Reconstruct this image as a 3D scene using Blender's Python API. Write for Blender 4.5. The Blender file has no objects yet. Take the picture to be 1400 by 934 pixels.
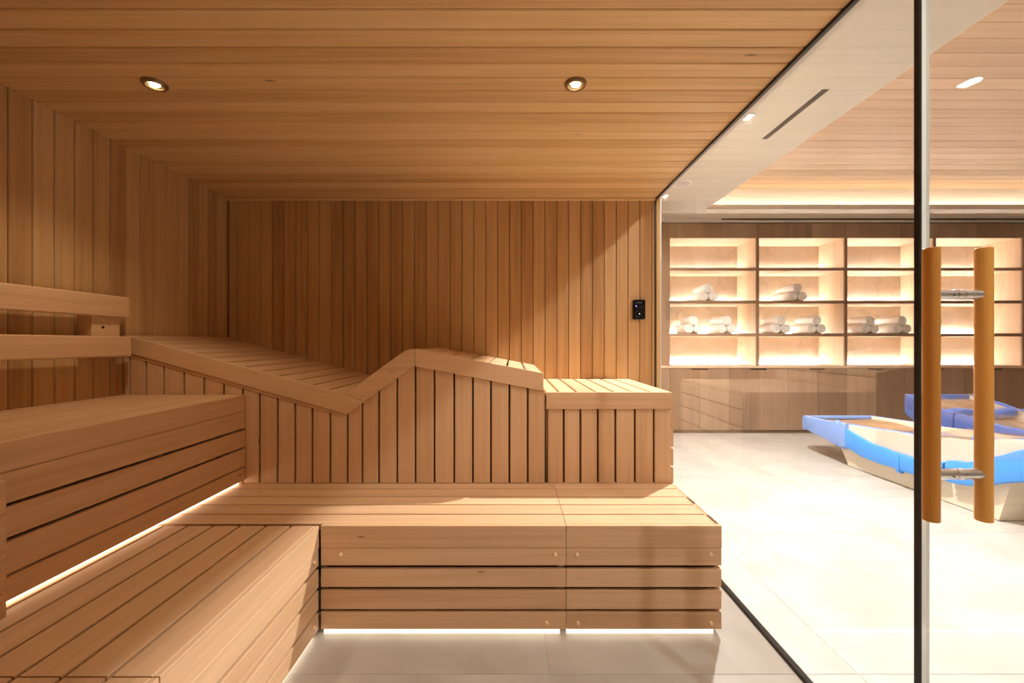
import bpy, bmesh, math, random
from mathutils import Matrix, Vector
random.seed(7)
S = bpy.context.scene
C = S.collection

# ------------------------------------------------------------------ camera
F = 565.0                       # focal length in pixels of the 1400x934 frame
CZ = 1.286                      # eye height
cd = bpy.data.cameras.new('camera'); cam = bpy.data.objects.new('camera', cd); C.objects.link(cam)
cd.sensor_width = 36.0; cd.lens = F / 1400 * 36.0; cd.shift_y = 2.0 / 1400; cd.clip_start = 0.02
cam.location = (0, 0, CZ); cam.rotation_euler = (math.pi / 2, 0, 0)
S.camera = cam
# ------------------------------------------------------------------ world and exposure
w = bpy.data.worlds.new('world'); S.world = w; w.use_nodes = True
w.node_tree.nodes['Background'].inputs[0].default_value = (1.0, 0.85, 0.7, 1)
w.node_tree.nodes['Background'].inputs[1].default_value = 0.05
S.view_settings.view_transform = 'Standard'; S.view_settings.look = 'None'
S.view_settings.gamma = 1.0; S.view_settings.use_curve_mapping = False
S.view_settings.exposure = 0.0
WARM = (1.0, 0.82, 0.56)
SOFT = (1.0, 0.99, 0.965)
P_SAUNA = 25.0       # power of each sauna downlight
P_OUT = 740.0        # ceiling spots along the glass
P_WOOD = 80.0       # downlights in the timber coffer
E_LED = 6.0         # bench light strips
E_CELL = 160.0         # shelf light strips
E_COVE = 45.0         # cove

# ------------------------------------------------------------------ dimensions (metres)
XG = 1.12; ZC = 2.41; XL = -2.213
D1 = 1.805; D2 = 2.351; D3 = 3.223; D4 = 5.86
ZB = 0.487           # lower bench seat
ZU = 0.992           # upper bench seat
ZO = 3.03            # plaster ceiling outside
s2 = F / D2; s4 = F / D4
def X2(px): return (px - 700) / s2
def Z2(py): return CZ - (py - 469) / s2
def X4(px): return (px - 700) / s4
def Z4(py): return CZ - (py - 469) / s4

# ------------------------------------------------------------------ materials
def nt(name):
    m = bpy.data.materials.new(name); m.use_nodes = True
    t = m.node_tree; b = t.nodes['Principled BSDF']
    return m, t, b
def node(t, typ, **kw):
    n = t.nodes.new(typ)
    for k, v in kw.items():
        if k.startswith('i_'):
            n.inputs[int(k[2:])].default_value = v
        else:
            setattr(n, k, v)
    return n
def lin(r, g, b):
    f = lambda c: (c / 255 / 12.92) if c <= 10 else ((c / 255 + 0.055) / 1.055) ** 2.4
    return (f(r), f(g), f(b), 1)
def plain(name, col, rough=0.5, metal=0.0, spec=0.5):
    m, t, b = nt(name)
    tc = node(t, 'ShaderNodeTexCoord'); nz = node(t, 'ShaderNodeTexNoise'); nz.inputs['Scale'].default_value = 30
    t.links.new(tc.outputs['Object'], nz.inputs['Vector'])
    mr = node(t, 'ShaderNodeMapRange'); mr.inputs['To Min'].default_value = max(0.0, rough - 0.05); mr.inputs['To Max'].default_value = min(1, rough + 0.05)
    t.links.new(nz.outputs['Fac'], mr.inputs['Value']); t.links.new(mr.outputs[0], b.inputs['Roughness'])
    b.inputs['Base Color'].default_value = col; b.inputs['Metallic'].default_value = metal
    b.inputs['Specular IOR Level'].default_value = spec
    return m
def wood(name, c_dark, c_mid, c_light, rough=0.5, var=0.32, knots=True, grain=1.0, fig=(0.9, 26, 26), fine=(2.5, 150, 150), knot=0.05):
    """planed timber, grain along local X, each board its own tone"""
    m, t, b = nt(name); L = t.links.new
    tc = node(t, 'ShaderNodeTexCoord'); oi = node(t, 'ShaderNodeObjectInfo')
    off = node(t, 'ShaderNodeVectorMath', operation='SCALE'); off.inputs[0].default_value = (37.0, 11.0, 5.0)
    L(oi.outputs['Random'], off.inputs['Scale'])
    add = node(t, 'ShaderNodeVectorMath', operation='ADD'); L(tc.outputs['Object'], add.inputs[0]); L(off.outputs[0], add.inputs[1])
    mp = node(t, 'ShaderNodeMapping'); mp.inputs['Scale'].default_value = fig; L(add.outputs[0], mp.inputs['Vector'])
    n1 = node(t, 'ShaderNodeTexNoise'); n1.inputs['Scale'].default_value = 1.0; n1.inputs['Detail'].default_value = 5; n1.inputs['Distortion'].default_value = 0.6
    L(mp.outputs[0], n1.inputs['Vector'])
    mp2 = node(t, 'ShaderNodeMapping'); mp2.inputs['Scale'].default_value = fine; L(add.outputs[0], mp2.inputs['Vector'])
    n2 = node(t, 'ShaderNodeTexNoise'); n2.inputs['Scale'].default_value = 1.0; n2.inputs['Detail'].default_value = 3; L(mp2.outputs[0], n2.inputs['Vector'])
    # tone of the board
    rp = node(t, 'ShaderNodeValToRGB'); e = rp.color_ramp.elements
    e[0].position = 0.0; e[0].color = c_dark; e[1].position = 1.0; e[1].color = c_light
    em = e.new(0.5); em.color = c_mid
    mixv = node(t, 'ShaderNodeMath', operation='MULTIPLY_ADD'); mixv.inputs[1].default_value = var; L(oi.outputs['Random'], mixv.inputs[0])
    g1 = node(t, 'ShaderNodeMath', operation='MULTIPLY_ADD'); g1.inputs[1].default_value = 0.75 * grain; g1.inputs[2].default_value = 0.5 - 0.375 * grain - var * 0.5
    L(n1.outputs['Fac'], g1.inputs[0]); L(g1.outputs[0], mixv.inputs[2])
    g2 = node(t, 'ShaderNodeMath', operation='MULTIPLY_ADD'); g2.inputs[1].default_value = 0.46 * grain; L(n2.outputs['Fac'], g2.inputs[0])
    sh = node(t, 'ShaderNodeMath', operation='SUBTRACT'); sh.inputs[1].default_value = 0.23 * grain
    L(mixv.outputs[0], g2.inputs[2]); L(g2.outputs[0], sh.inputs[0]); L(sh.outputs[0], rp.inputs['Fac'])
    col = rp.outputs['Color']
    if knots:
        mk = node(t, 'ShaderNodeMapping'); mk.inputs['Scale'].default_value = (2.2, 9, 9); L(add.outputs[0], mk.inputs['Vector'])
        v = node(t, 'ShaderNodeTexVoronoi'); v.inputs['Scale'].default_value = 1.0; L(mk.outputs[0], v.inputs['Vector'])
        mr = node(t, 'ShaderNodeMapRange'); mr.inputs['From Min'].default_value = 0.015; mr.inputs['From Max'].default_value = knot
        mr.inputs['To Min'].default_value = 0.75; mr.inputs['To Max'].default_value = 0.0; L(v.outputs['Distance'], mr.inputs['Value'])
        mx = node(t, 'ShaderNodeMix', data_type='RGBA'); L(mr.outputs[0], mx.inputs[0]); L(col, mx.inputs[6])
        mx.inputs[7].default_value = (c_dark[0] * 0.25, c_dark[1] * 0.18, c_dark[2] * 0.14, 1)
        col = mx.outputs[2]
    L(col, b.inputs['Base Color']); b.inputs['Roughness'].default_value = rough
    b.inputs['Specular IOR Level'].default_value = 0.3
    bp = node(t, 'ShaderNodeBump'); bp.inputs['Strength'].default_value = 0.06; bp.inputs['Distance'].default_value = 0.002
    L(n2.outputs['Fac'], bp.inputs['Height']); L(bp.outputs[0], b.inputs['Normal'])
    return m
def emit(name, col, strength):
    m = bpy.data.materials.new(name); m.use_nodes = True; t = m.node_tree
    t.nodes.clear(); o = t.nodes.new('ShaderNodeOutputMaterial'); e = t.nodes.new('ShaderNodeEmission')
    e.inputs[0].default_value = (*col, 1); e.inputs[1].default_value = strength
    t.links.new(e.outputs[0], o.inputs[0]); return m
def glass(name, tint, f0=0.045, rough=0.0, gain=1.0):
    """clear sheet: transparent, with Schlick reflection"""
    m = bpy.data.materials.new(name); m.use_nodes = True; t = m.node_tree; t.nodes.clear(); L = t.links.new
    o = t.nodes.new('ShaderNodeOutputMaterial'); mx = t.nodes.new('ShaderNodeMixShader')
    tr = t.nodes.new('ShaderNodeBsdfTransparent'); tr.inputs[0].default_value = tint
    gl = t.nodes.new('ShaderNodeBsdfGlossy'); gl.inputs['Roughness'].default_value = rough; gl.inputs[0].default_value = (1, 1, 1, 1)
    lw = t.nodes.new('ShaderNodeLayerWeight'); lw.inputs[0].default_value = 0.5
    p = node(t, 'ShaderNodeMath', operation='POWER'); p.inputs[1].default_value = 5; L(lw.outputs['Facing'], p.inputs[0])
    a = node(t, 'ShaderNodeMath', operation='MULTIPLY_ADD'); a.inputs[1].default_value = (1 - f0) * gain; a.inputs[2].default_value = f0 * gain
    L(p.outputs[0], a.inputs[0]); L(a.outputs[0], mx.inputs[0]); L(tr.outputs[0], mx.inputs[1]); L(gl.outputs[0], mx.inputs[2]); L(mx.outputs[0], o.inputs[0])
    return m
MAT = {}
MAT['wall'] = wood('cedar wall planks', lin(164, 120, 76), lin(204, 162, 112), lin(220, 184, 136), 0.55, 0.5, knots=False)
MAT['ceil'] = wood('cedar ceiling planks', lin(180, 136, 86), lin(222, 182, 128), lin(236, 204, 154), 0.5, 0.46, grain=0.95, knot=0.075)
MAT['bench'] = wood('planed bench timber', lin(190, 147, 109), lin(215, 175, 136), lin(229, 194, 157), 0.5, 0.22)
MAT['inner'] = wood('gap-shaded inner timber', lin(84, 54, 34), lin(108, 72, 46), lin(124, 86, 56), 0.7, 0.2, knots=False)  # same timber as the boards, with the shade of deep gaps put into its colour
MAT['stud'] = wood('rough pine stud', lin(190, 130, 70), lin(220, 170, 105), lin(236, 196, 140), 0.7, 0.1)
MAT['cab'] = wood('grey brown cabinet veneer', lin(104, 80, 62), lin(138, 110, 88), lin(160, 132, 108), 0.45, 0.45, knots=False, fig=(0.6, 9, 9))
MAT['cabin'] = wood('pale cabinet lining', lin(176, 146, 118), lin(200, 172, 144), lin(216, 192, 166), 0.5, 0.2, knots=False, fig=(0.6, 9, 9))
MAT['oceil'] = wood('coffer timber', lin(146, 114, 86), lin(174, 142, 112), lin(194, 164, 134), 0.5, 0.3, knots=False, fig=(0.5, 10, 10))
MAT['handle'] = wood('amber handle timber', lin(178, 114, 46), lin(206, 144, 68), lin(222, 168, 94), 0.32, 0.1, knots=False, grain=0.6, fig=(16, 16, 0.8), fine=(190, 190, 4.0))
MAT['plaster'] = plain('white plaster', lin(200, 191, 177), 0.85)
MAT['white'] = plain('white fitting', lin(238, 234, 226), 0.6)
MAT['black'] = plain('black gasket', lin(14, 12, 12), 0.45)
MAT['channel'] = plain('dark anodised channel', lin(40, 36, 33), 0.4, 0.6)
MAT['panel'] = plain('gloss black plastic', lin(9, 9, 11), 0.12)
MAT['bronze'] = plain('dark bronze', lin(150, 124, 88), 0.42, 0.75)
MAT['steel'] = plain('brushed steel', lin(225, 224, 222), 0.3, 1.0)
MAT['hole'] = plain('dark screw socket', lin(20, 18, 16), 0.6)
MAT['dowel'] = plain('pale timber plug', lin(244, 212, 170), 0.45)
MAT['towel'] = plain('white terry', lin(236, 230, 222), 0.95, 0, 0.1)
MAT['shell'] = plain('cream lounger shell', lin(222, 208, 186), 0.4)
MAT['foam'] = plain('blue protective foam', lin(62, 142, 222), 0.42)
MAT['darkfoam'] = plain('blue foam under film', lin(122, 154, 214), 0.4)
MAT['filmfoam'] = plain('violet blue foam under film', lin(92, 120, 190), 0.35)
MAT['toe'] = plain('toe kick laminate', lin(104, 82, 62), 0.5)
MAT['grille'] = plain('dark slot', lin(26, 19, 12), 0.7)
MAT['speaker'] = plain('speaker grille', lin(178, 171, 174), 0.7)
MAT['dot'] = plain('grey print', lin(120, 124, 126), 0.6)
def edge_glass():
    m = bpy.data.materials.new('polished glass edge'); m.use_nodes = True; t = m.node_tree; t.nodes.clear()
    o = t.nodes.new('ShaderNodeOutputMaterial'); mx = t.nodes.new('ShaderNodeMixShader'); a = t.nodes.new('ShaderNodeBsdfTranslucent'); g = t.nodes.new('ShaderNodeBsdfGlossy')
    a.inputs[0].default_value = lin(244, 246, 242); g.inputs['Roughness'].default_value = 0.1; mx.inputs[0].default_value = 0.25
    t.links.new(a.outputs[0], mx.inputs[1]); t.links.new(g.outputs[0], mx.inputs[2]); t.links.new(mx.outputs[0], o.inputs[0]); return m
MAT['edge'] = edge_glass()
MAT['led'] = emit('warm light strip', (1.0, 0.80, 0.58), E_LED)
MAT['floorled'] = emit('floor light strip', (1.0, 0.84, 0.64), E_LED * 0.42)
MAT['cell'] = emit('shelf light strip', (1.0, 0.93, 0.85), E_CELL)
MAT['cove'] = emit('cove light strip', (1.0, 0.86, 0.70), E_COVE)
MAT['lens'] = emit('downlight lens', (1.0, 0.84, 0.62), 30)
MAT['spot'] = emit('ceiling spot lens', (1.0, 0.92, 0.82), 20)
MAT['blue'] = emit('blue indicator', (0.25, 0.2, 1.0), 4)
MAT['whitedot'] = emit('white indicator', (0.8, 0.95, 1.0), 2)
MAT['glass'] = glass('clear glass', (0.985, 0.985, 0.975, 1))
MAT['film'] = glass('clear wrapping film', (0.93, 0.93, 0.95, 1), 0.10, 0.22, 1.0)

def stone(name, a, bcol, rough, scale, veins=0.0, vcol=(0.2, 0.12, 0.07, 1)):
    m, t, b = nt(name); L = t.links.new
    tc = node(t, 'ShaderNodeTexCoord'); oi = node(t, 'ShaderNodeObjectInfo')
    off = node(t, 'ShaderNodeVectorMath', operation='SCALE'); off.inputs[0].default_value = (31.0, 17.0, 9.0); L(oi.outputs['Random'], off.inputs['Scale'])
    add = node(t, 'ShaderNodeVectorMath', operation='ADD'); L(tc.outputs['Object'], add.inputs[0]); L(off.outputs[0], add.inputs[1])
    n = node(t, 'ShaderNodeTexNoise'); n.inputs['Scale'].default_value = scale; n.inputs['Detail'].default_value = 8; n.inputs['Distortion'].default_value = 0.8; L(add.outputs[0], n.inputs['Vector'])
    rp = node(t, 'ShaderNodeValToRGB'); rp.color_ramp.elements[0].position = 0.32; rp.color_ramp.elements[1].position = 0.7
    rp.color_ramp.elements[0].color = a; rp.color_ramp.elements[1].color = bcol; L(n.outputs['Fac'], rp.inputs[0])
    col = rp.outputs[0]
    if veins:
        mp = node(t, 'ShaderNodeMapping'); mp.inputs['Scale'].default_value = (1, 1, 1); mp.inputs['Rotation'].default_value = (0.3, 0.7, 0.5); L(add.outputs[0], mp.inputs[0])
        n2 = node(t, 'ShaderNodeTexNoise'); n2.inputs['Scale'].default_value = 1.3; n2.inputs['Detail'].default_value = 7; n2.inputs['Distortion'].default_value = 0.7; L(mp.outputs[0], n2.inputs['Vector'])
        sb = node(t, 'ShaderNodeMath', operation='SUBTRACT'); sb.inputs[1].default_value = 0.5; L(n2.outputs['Fac'], sb.inputs[0])
        ab = node(t, 'ShaderNodeMath', operation='ABSOLUTE'); L(sb.outputs[0], ab.inputs[0])
        mr = node(t, 'ShaderNodeMapRange'); mr.inputs['From Min'].default_value = 0.0; mr.inputs['From Max'].default_value = 0.02; mr.inputs['To Min'].default_value = veins; mr.inputs['To Max'].default_value = 0; L(ab.outputs[0], mr.inputs[0])
        mx = node(t, 'ShaderNodeMix', data_type='RGBA'); L(mr.outputs[0], mx.inputs[0]); L(col, mx.inputs[6]); mx.inputs[7].default_value = vcol; col = mx.outputs[2]
    L(col, b.inputs['Base Color']); b.inputs['Roughness'].default_value = rough; b.inputs['Specular IOR Level'].default_value = 0.4
    return m
MAT['tile'] = stone('pale grey floor stone', lin(178, 171, 162), lin(198, 192, 184), 0.34, 2.5, 0.10, lin(150, 140, 128))
MAT['grout'] = plain('floor grout', lin(204, 198, 190), 0.8)
MAT['marble'] = stone('veined travertine', lin(212, 194, 172), lin(228, 214, 196), 0.45, 2.0, 0.22, lin(164, 130, 102))
MAT['lounge'] = stone('bronze mosaic', lin(160, 126, 94), lin(188, 154, 118), 0.4, 9.0)

# ------------------------------------------------------------------ helpers
WM = {}
def link(o, parent=None, mw=None):
    C.objects.link(o); mw = mw or Matrix.Identity(4); WM[o.name] = mw
    if parent:
        o.parent = parent; o.matrix_basis = WM[parent.name].inverted() @ mw
    else:
        o.matrix_basis = mw
    return o
def thing(name, label, cat, loc=(0, 0, 0), group=None):
    o = bpy.data.objects.new(name, None); o.empty_display_size = 0.1
    link(o, None, Matrix.Translation(loc)); o['label'] = label; o['category'] = cat
    if group: o['group'] = group
    return o
def tag(o, label, cat, group=None):
    o['label'] = label; o['category'] = cat
    if group: o['group'] = group
    return o
def struct(name, loc=(0, 0, 0), label=None, cat=None):
    o = bpy.data.objects.new(name, None); o.empty_display_size = 0.1; link(o, None, Matrix.Translation(loc)); o['kind'] = 'structure'
    if label: o['label'] = label; o['category'] = cat
    return o
def axes(c, x, y):
    x = Vector(x).normalized(); y = Vector(y).normalized(); z = x.cross(y)
    m = Matrix.Identity(4)
    for i in range(3):
        m[i][0] = x[i]; m[i][1] = y[i]; m[i][2] = z[i]; m[i][3] = c[i]
    return m
def mesh_of(name, v, f, mat, smooth=False):
    me = bpy.data.meshes.new(name); me.from_pydata([tuple(p) for p in v], [], f); me.update()
    if mat: me.materials.append(MAT[mat] if isinstance(mat, str) else mat)
    if smooth:
        for p in me.polygons: p.use_smooth = True
    return me
cache = {}
def board_mesh(L, W, T, mat, ch=0.002):
    """bar along local X, long edges chamfered"""
    k = (round(L, 4), round(W, 4), round(T, 4), mat, ch)
    if k in cache: return cache[k]
    a, b, c = L / 2, W / 2, T / 2; h = min(ch, b * 0.4, c * 0.4)
    prof = [(b - h, -c), (b, -c + h), (b, c - h), (b - h, c), (-b + h, c), (-b, c - h), (-b, -c + h), (-b + h, -c)]
    v = [(-a, y, z) for y, z in prof] + [(a, y, z) for y, z in prof]
    f = [tuple(reversed(range(8))), tuple(range(8, 16))] + [(i, (i + 1) % 8, (i + 1) % 8 + 8, i + 8) for i in range(8)]
    cache[k] = mesh_of('board', v, f, mat); return cache[k]
AX = {'x': ((1, 0, 0), (0, 1, 0)), 'y': ((0, 1, 0), (-1, 0, 0)), 'z': ((0, 0, 1), (1, 0, 0))}
def box(name, x0, x1, y0, y1, z0, z1, mat, parent=None, grain='x', ch=0.002):
    """board filling a world box with the grain along one axis"""
    d = {'x': x1 - x0, 'y': y1 - y0, 'z': z1 - z0}
    if grain == 'x': L, W, T = d['x'], d['y'], d['z']
    elif grain == 'y': L, W, T = d['y'], d['x'], d['z']
    else: L, W, T = d['z'], d['x'], d['y']
    me = board_mesh(L, W, T, mat, ch)
    o = bpy.data.objects.new(name, me)
    a = AX[grain]
    return link(o, parent, axes(((x0 + x1) / 2, (y0 + y1) / 2, (z0 + z1) / 2), *a))
def offset_poly(p, d):
    n = len(p); out = []
    area = sum(p[i][0] * p[(i + 1) % n][1] - p[(i + 1) % n][0] * p[i][1] for i in range(n))
    s = 1 if area > 0 else -1
    for i in range(n):
        a = Vector(p[i - 1]); b = Vector(p[i]); c = Vector(p[(i + 1) % n])
        e1 = (b - a).normalized(); e2 = (c - b).normalized()
        n1 = Vector((-e1.y, e1.x)) * s; n2 = Vector((-e2.y, e2.x)) * s
        k = n1 + n2; k = k / max(0.25, k.dot(n1)) if k.length > 1e-6 else n1
        out.append((b.x + k.x * d, b.y + k.y * d))
    return out
def panel(name, pts, y0, y1, mat, parent, grain='z', ch=0.002):
    """world X-Z outline given depth from y0 (front, chamfered) to y1"""
    if grain == 'z': P = [(z, x) for x, z in pts]; M = axes((0, y0, 0), (0, 0, 1), (1, 0, 0))     # local z -> +Y
    else: P = [(x, -z) for x, z in pts]; M = axes((0, y0, 0), (1, 0, 0), (0, 0, -1))              # local z -> +Y
    cx = sum(p[0] for p in P) / len(P); cy = sum(p[1] for p in P) / len(P)
    P = [(p[0] - cx, p[1] - cy) for p in P]; M = M @ Matrix.Translation((cx, cy, 0))
    ar = sum(P[i][0] * P[(i + 1) % len(P)][1] - P[(i + 1) % len(P)][0] * P[i][1] for i in range(len(P)))
    if ar < 0: P = P[::-1]
    I = offset_poly(P, ch); n = len(P); T = y1 - y0
    v = [(a, b, 0) for a, b in I] + [(a, b, ch) for a, b in P] + [(a, b, T) for a, b in P]
    f = [tuple(reversed(range(n))), tuple(range(2 * n, 3 * n))]
    for r in (0, 1):
        f += [(r * n + i, r * n + (i + 1) % n, (r + 1) * n + (i + 1) % n, (r + 1) * n + i) for i in range(n)]
    return link(bpy.data.objects.new(name, mesh_of(name, v, f, mat)), parent, M)
def lathe(name, prof, mat, parent=None, M=None, seg=32, smooth=True):
    v = []; f = []; n = len(prof)
    for i in range(seg):
        a = 2 * math.pi * i / seg
        v += [(r * math.cos(a), r * math.sin(a), z) for r, z in prof]
    for i in range(seg):
        j = (i + 1) % seg
        f += [(i * n + k, j * n + k, j * n + k + 1, i * n + k + 1) for k in range(n - 1)]
    me = mesh_of(name, v, f, mat, smooth)
    bm = bmesh.new(); bm.from_mesh(me); bmesh.ops.remove_doubles(bm, verts=bm.verts, dist=1e-5); bmesh.ops.recalc_face_normals(bm, faces=bm.faces); bm.to_mesh(me); bm.free()
    if smooth:
        for p in me.polygons: p.use_smooth = True
        try: me.set_sharp_from_angle(angle=math.radians(40))
        except Exception: pass
    return link(bpy.data.objects.new(name, me), parent, M)
def rod(name, r, L, mat, parent, M, bev=0.002, seg=32):
    return lathe(name, [(0, 0), (r - bev, 0), (r, bev), (r, L - bev), (r - bev, L), (0, L)], mat, parent, M, seg)
def copy_to(o, name, parent, mw):
    return link(bpy.data.objects.new(name, o.data), parent, mw)
def lamp(name, parent, loc, power, col, angle=120, blend=0.8, radius=0.03, target=None):
    d = bpy.data.lights.new(name, 'SPOT'); d.energy = power; d.color = col; d.spot_size = math.radians(angle); d.spot_blend = blend; d.shadow_soft_size = radius
    o = bpy.data.objects.new(name, d); M = Matrix.Translation(loc)
    if target:
        M = M @ (Vector(target) - Vector(loc)).to_track_quat('-Z', 'Y').to_matrix().to_4x4()
    return link(o, parent, M)

# ================================================================== STRUCTURE
# floor: stone tiles on a bed
fl = struct('floor', (0, 0, 0))
box('floor_bed', -2.4, 9.2, -3.2, 6.6, -0.06, -0.0018, 'grout', fl)
TX = [0.144 + 1.2 * i for i in range(-3, 9)]; TY = [1.604 + 1.2 * j for j in range(-4, 5)]
for x in TX[:-1]:
    for y in TY[:-1]:
        x0, x1, y0, y1 = max(x, -2.4), min(x + 1.2, 9.2), max(y, -3.2), min(y + 1.2, 6.6)
        if x1 - x0 > 0.05 and y1 - y0 > 0.05:
            box('tile', x0 + 0.0012, x1 - 0.0012, y0 + 0.0012, y1 - 0.0012, -0.0017, 0, 'tile', fl, ch=0.0004)

# sauna back wall
wb = struct('wall_back', (0, D3, 0))
box('wall_core', XL - 0.1, XG + 0.003, D3 + 0.018, D3 + 0.10, 0, ZC + 0.05, 'inner', wb)
x = X2(0); p = 0.0926
xs = XL
first = (312 - 700) / (F / D3)
edges = []
e_ = XG - 0.030
while e_ > XL: edges.append(e_); e_ -= p
edges = [XL] + edges[::-1] + [XG]
for a, b in zip(edges[:-1], edges[1:]):
    box('plank', a + 0.0018, b - 0.0018, D3, D3 + 0.018, 0, ZC, 'wall', wb, 'z', 0.005)
# sauna left wall
wl = struct('wall_left', (XL, 0, 0))
box('wall_core', XL - 0.12, XL - 0.018, -0.75, D3, 0, ZC + 0.05, 'inner', wl, 'y')
y = 1.817 - 28 * 0.0921
while y < D3 - 0.01:
    y1 = min(y + 0.0921, D3)
    me = board_mesh(ZC, y1 - y - 0.0036, 0.018, 'wall', 0.005)
    o = bpy.data.objects.new('plank', me); link(o, wl, axes((XL - 0.009, (y + y1) / 2, ZC / 2), (0, 0, 1), (0, 1, 0)))
    y += 0.0921
# sauna wall behind the camera
wn = struct('wall_front', (0, -0.75, 0))
box('wall_core', XL - 0.1, XG + 0.05, -0.90, -0.79, 0, ZC + 0.05, 'inner', wn)
x = XL
while x < XG - 0.01:
    x1 = min(x + p, XG)
    box('plank', x + 0.0008, x1 - 0.0008, -0.79, -0.772, 0, ZC, 'wall', wn, 'z', 0.0045); x += p
# sauna ceiling
ce = struct('ceiling', (0, 0, ZC))
box('ceiling_core', XL - 0.1, XG + 0.03, -0.9, D3 + 0.1, ZC + 0.018, ZC + 0.06, 'inner', ce)
y = 1.394 - 25 * 0.0893
while y < D3 - 0.01:
    y1 = min(y + 0.0893, D3)
    box('plank', XL, XG - 0.008, y + 0.0019, y1 - 0.0019, ZC, ZC + 0.018, 'ceil', ce, 'x', 0.004); y += 0.0893
tr = box('trim_1', XL, XG - 0.008, D3 - 0.022, D3, ZC - 0.016, ZC, 'ceil', None, 'x', 0.003); tr['kind'] = 'structure'

# glass front of the sauna: fixed sheet, channels, gasket
gw = struct('window_1', (XG, 2.2, 0), 'fixed clear glass sheet between sauna and lounge room', 'glass wall')
GY0 = 1.146
box('pane', XG - 0.005, XG + 0.005, GY0, D3 + 0.01, 0.008, ZC - 0.006, 'glass', gw, 'y', 0.0004)
box('edge_gasket', XG - 0.006, XG + 0.006, 1.1305, GY0, 0.0, ZC, 'black', gw, 'z', 0.0005)
box('floor_channel', XG - 0.016, XG + 0.010, GY0, D3, 0.0, 0.014, 'channel', gw, 'y', 0.001)
box('ceiling_channel', XG - 0.008, XG + 0.010, -0.75, D3, ZC - 0.012, ZC + 0.01, 'black', gw, 'y', 0.001)
box('wall_gasket', XG - 0.008, XG + 0.006, D3 - 0.006, D3 + 0.003, 0, ZC, 'black', gw, 'z', 0.0005)
gw2 = struct('window_2', (XG, -0.2, 0), 'fixed clear glass sheet beside the hinge of the door', 'glass wall')
box('pane', XG - 0.005, XG + 0.005, -0.75, 0.27, 0.008, ZC - 0.006, 'glass', gw2, 'y', 0.0004)
box('floor_channel', XG - 0.016, XG + 0.010, -0.75, 0.27, 0.0, 0.014, 'channel', gw2, 'y', 0.001)
# glass door with timber pull bars
dr = struct('door_1', (XG, 0.7, 0), 'frameless clear glass door with two amber timber pull bars', 'door')
box('pane', XG - 0.005, XG + 0.005, 0.29, 1.112, 0.01, ZC - 0.014, 'glass', dr, 'y', 0.0004)
box('polished_edge', XG - 0.005, XG + 0.005, 1.112, 1.126, 0.01, ZC - 0.014, 'edge', dr, 'z', 0.0015)
HY = 1.037
for xb in (1.052, 1.184):
    hb = rod('pull_bar', 0.0172, 0.684, 'handle', dr, axes((xb, HY, 0.840), (0, 1, 0), (-1, 0, 0)), 0.0015, 40)
for zb in (0.957, 1.407):
    so = rod('standoff', 0.0128, 0.118, 'steel', dr, axes((1.0585, HY, zb), (0, 1, 0), (0, 0, 1)), 0.001, 32)
    rod('collar', 0.0142, 0.006, 'steel', so, axes((XG - 0.0115, HY, zb), (0, 1, 0), (0, 0, 1)), 0.0015, 32)
    rod('collar', 0.0142, 0.006, 'steel', so, axes((XG + 0.0055, HY, zb), (0, 1, 0), (0, 0, 1)), 0.0015, 32)
    rod('grub_screw', 0.0018, 0.002, 'hole', so, axes((1.095, HY - 0.0126, zb - 0.003), (1, 0, 0), (0, 0, 1)), 0.0002, 10)

# end of the back wall seen through the glass
we = struct('trim_2', (XG + 0.02, D3, 0))
box('stud', XG + 0.007, XG + 0.034, D3 + 0.004, D3 + 0.05, 0, ZC + 0.3, 'stud', we, 'z', 0.001)
box('plaster_edge', XG + 0.034, XG + 0.045, D3 + 0.002, D3 + 0.05, 0, ZO, 'plaster', we, 'z', 0.001)
wo = struct('wall_passage', (XG, 4.8, 0))
box('plaster_face', XG + 0.004, XG + 0.045, D3 + 0.05, 6.5, 0, ZO, 'plaster', wo, 'y')
wh = struct('wall_header', (XG, 1.2, ZC))
box('plaster_face', XG + 0.011, XG + 0.06, -0.9, D3, ZC + 0.012, ZO, 'plaster', wh, 'y')
# lounge room shell
for nm, b in (('wall_right', (9.0, 9.1, -3.2, 6.5, 0, 3.6)), ('wall_rear', (1.1, 9.1, -3.2, -3.1, 0, 3.6)), ('wall_far', (1.1, 9.1, 6.42, 6.5, 0, 3.6)), ('wall_sauna_side', (1.08, 1.16, -3.2, -0.9, 0, ZO))):
    o = box(nm, *b, 'plaster', None, 'y'); o['kind'] = 'structure'
# plaster soffit with timber coffer
CX0 = 2.53; CY1 = 5.385; CY0 = -0.6; CX1 = 8.2; ZW = 3.35
cp = struct('ceiling_lounge', (2, 4, ZO))
box('soffit', XG + 0.011, CX0, -3.1, 6.42, ZO, ZO + 0.06, 'plaster', cp, 'y')
box('soffit', CX0, 9.0, CY1, 6.42, ZO, ZO + 0.06, 'plaster', cp, 'x')
box('soffit', CX0, 9.0, -3.1, CY0, ZO, ZO + 0.06, 'plaster', cp, 'x')
box('soffit', CX1, 9.0, CY0, CY1, ZO, ZO + 0.06, 'plaster', cp, 'y')
box('cove_wall', CX0 - 0.16, CX1 + 0.16, CY1 + 0.15, CY1 + 0.19, ZO + 0.06, ZW + 0.05, 'plaster', cp, 'x')
box('cove_wall', CX0 - 0.16, CX1 + 0.16, CY0 - 0.19, CY0 - 0.15, ZO + 0.06, ZW + 0.05, 'plaster', cp, 'x')
box('cove_wall', CX0 - 0.20, CX0 - 0.16, CY0 - 0.19, CY1 + 0.19, ZO + 0.06, ZW + 0.05, 'plaster', cp, 'y')
box('cove_wall', CX1 + 0.16, CX1 + 0.20, CY0 - 0.19, CY1 + 0.19, ZO + 0.06, ZW + 0.05, 'plaster', cp, 'y')
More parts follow.
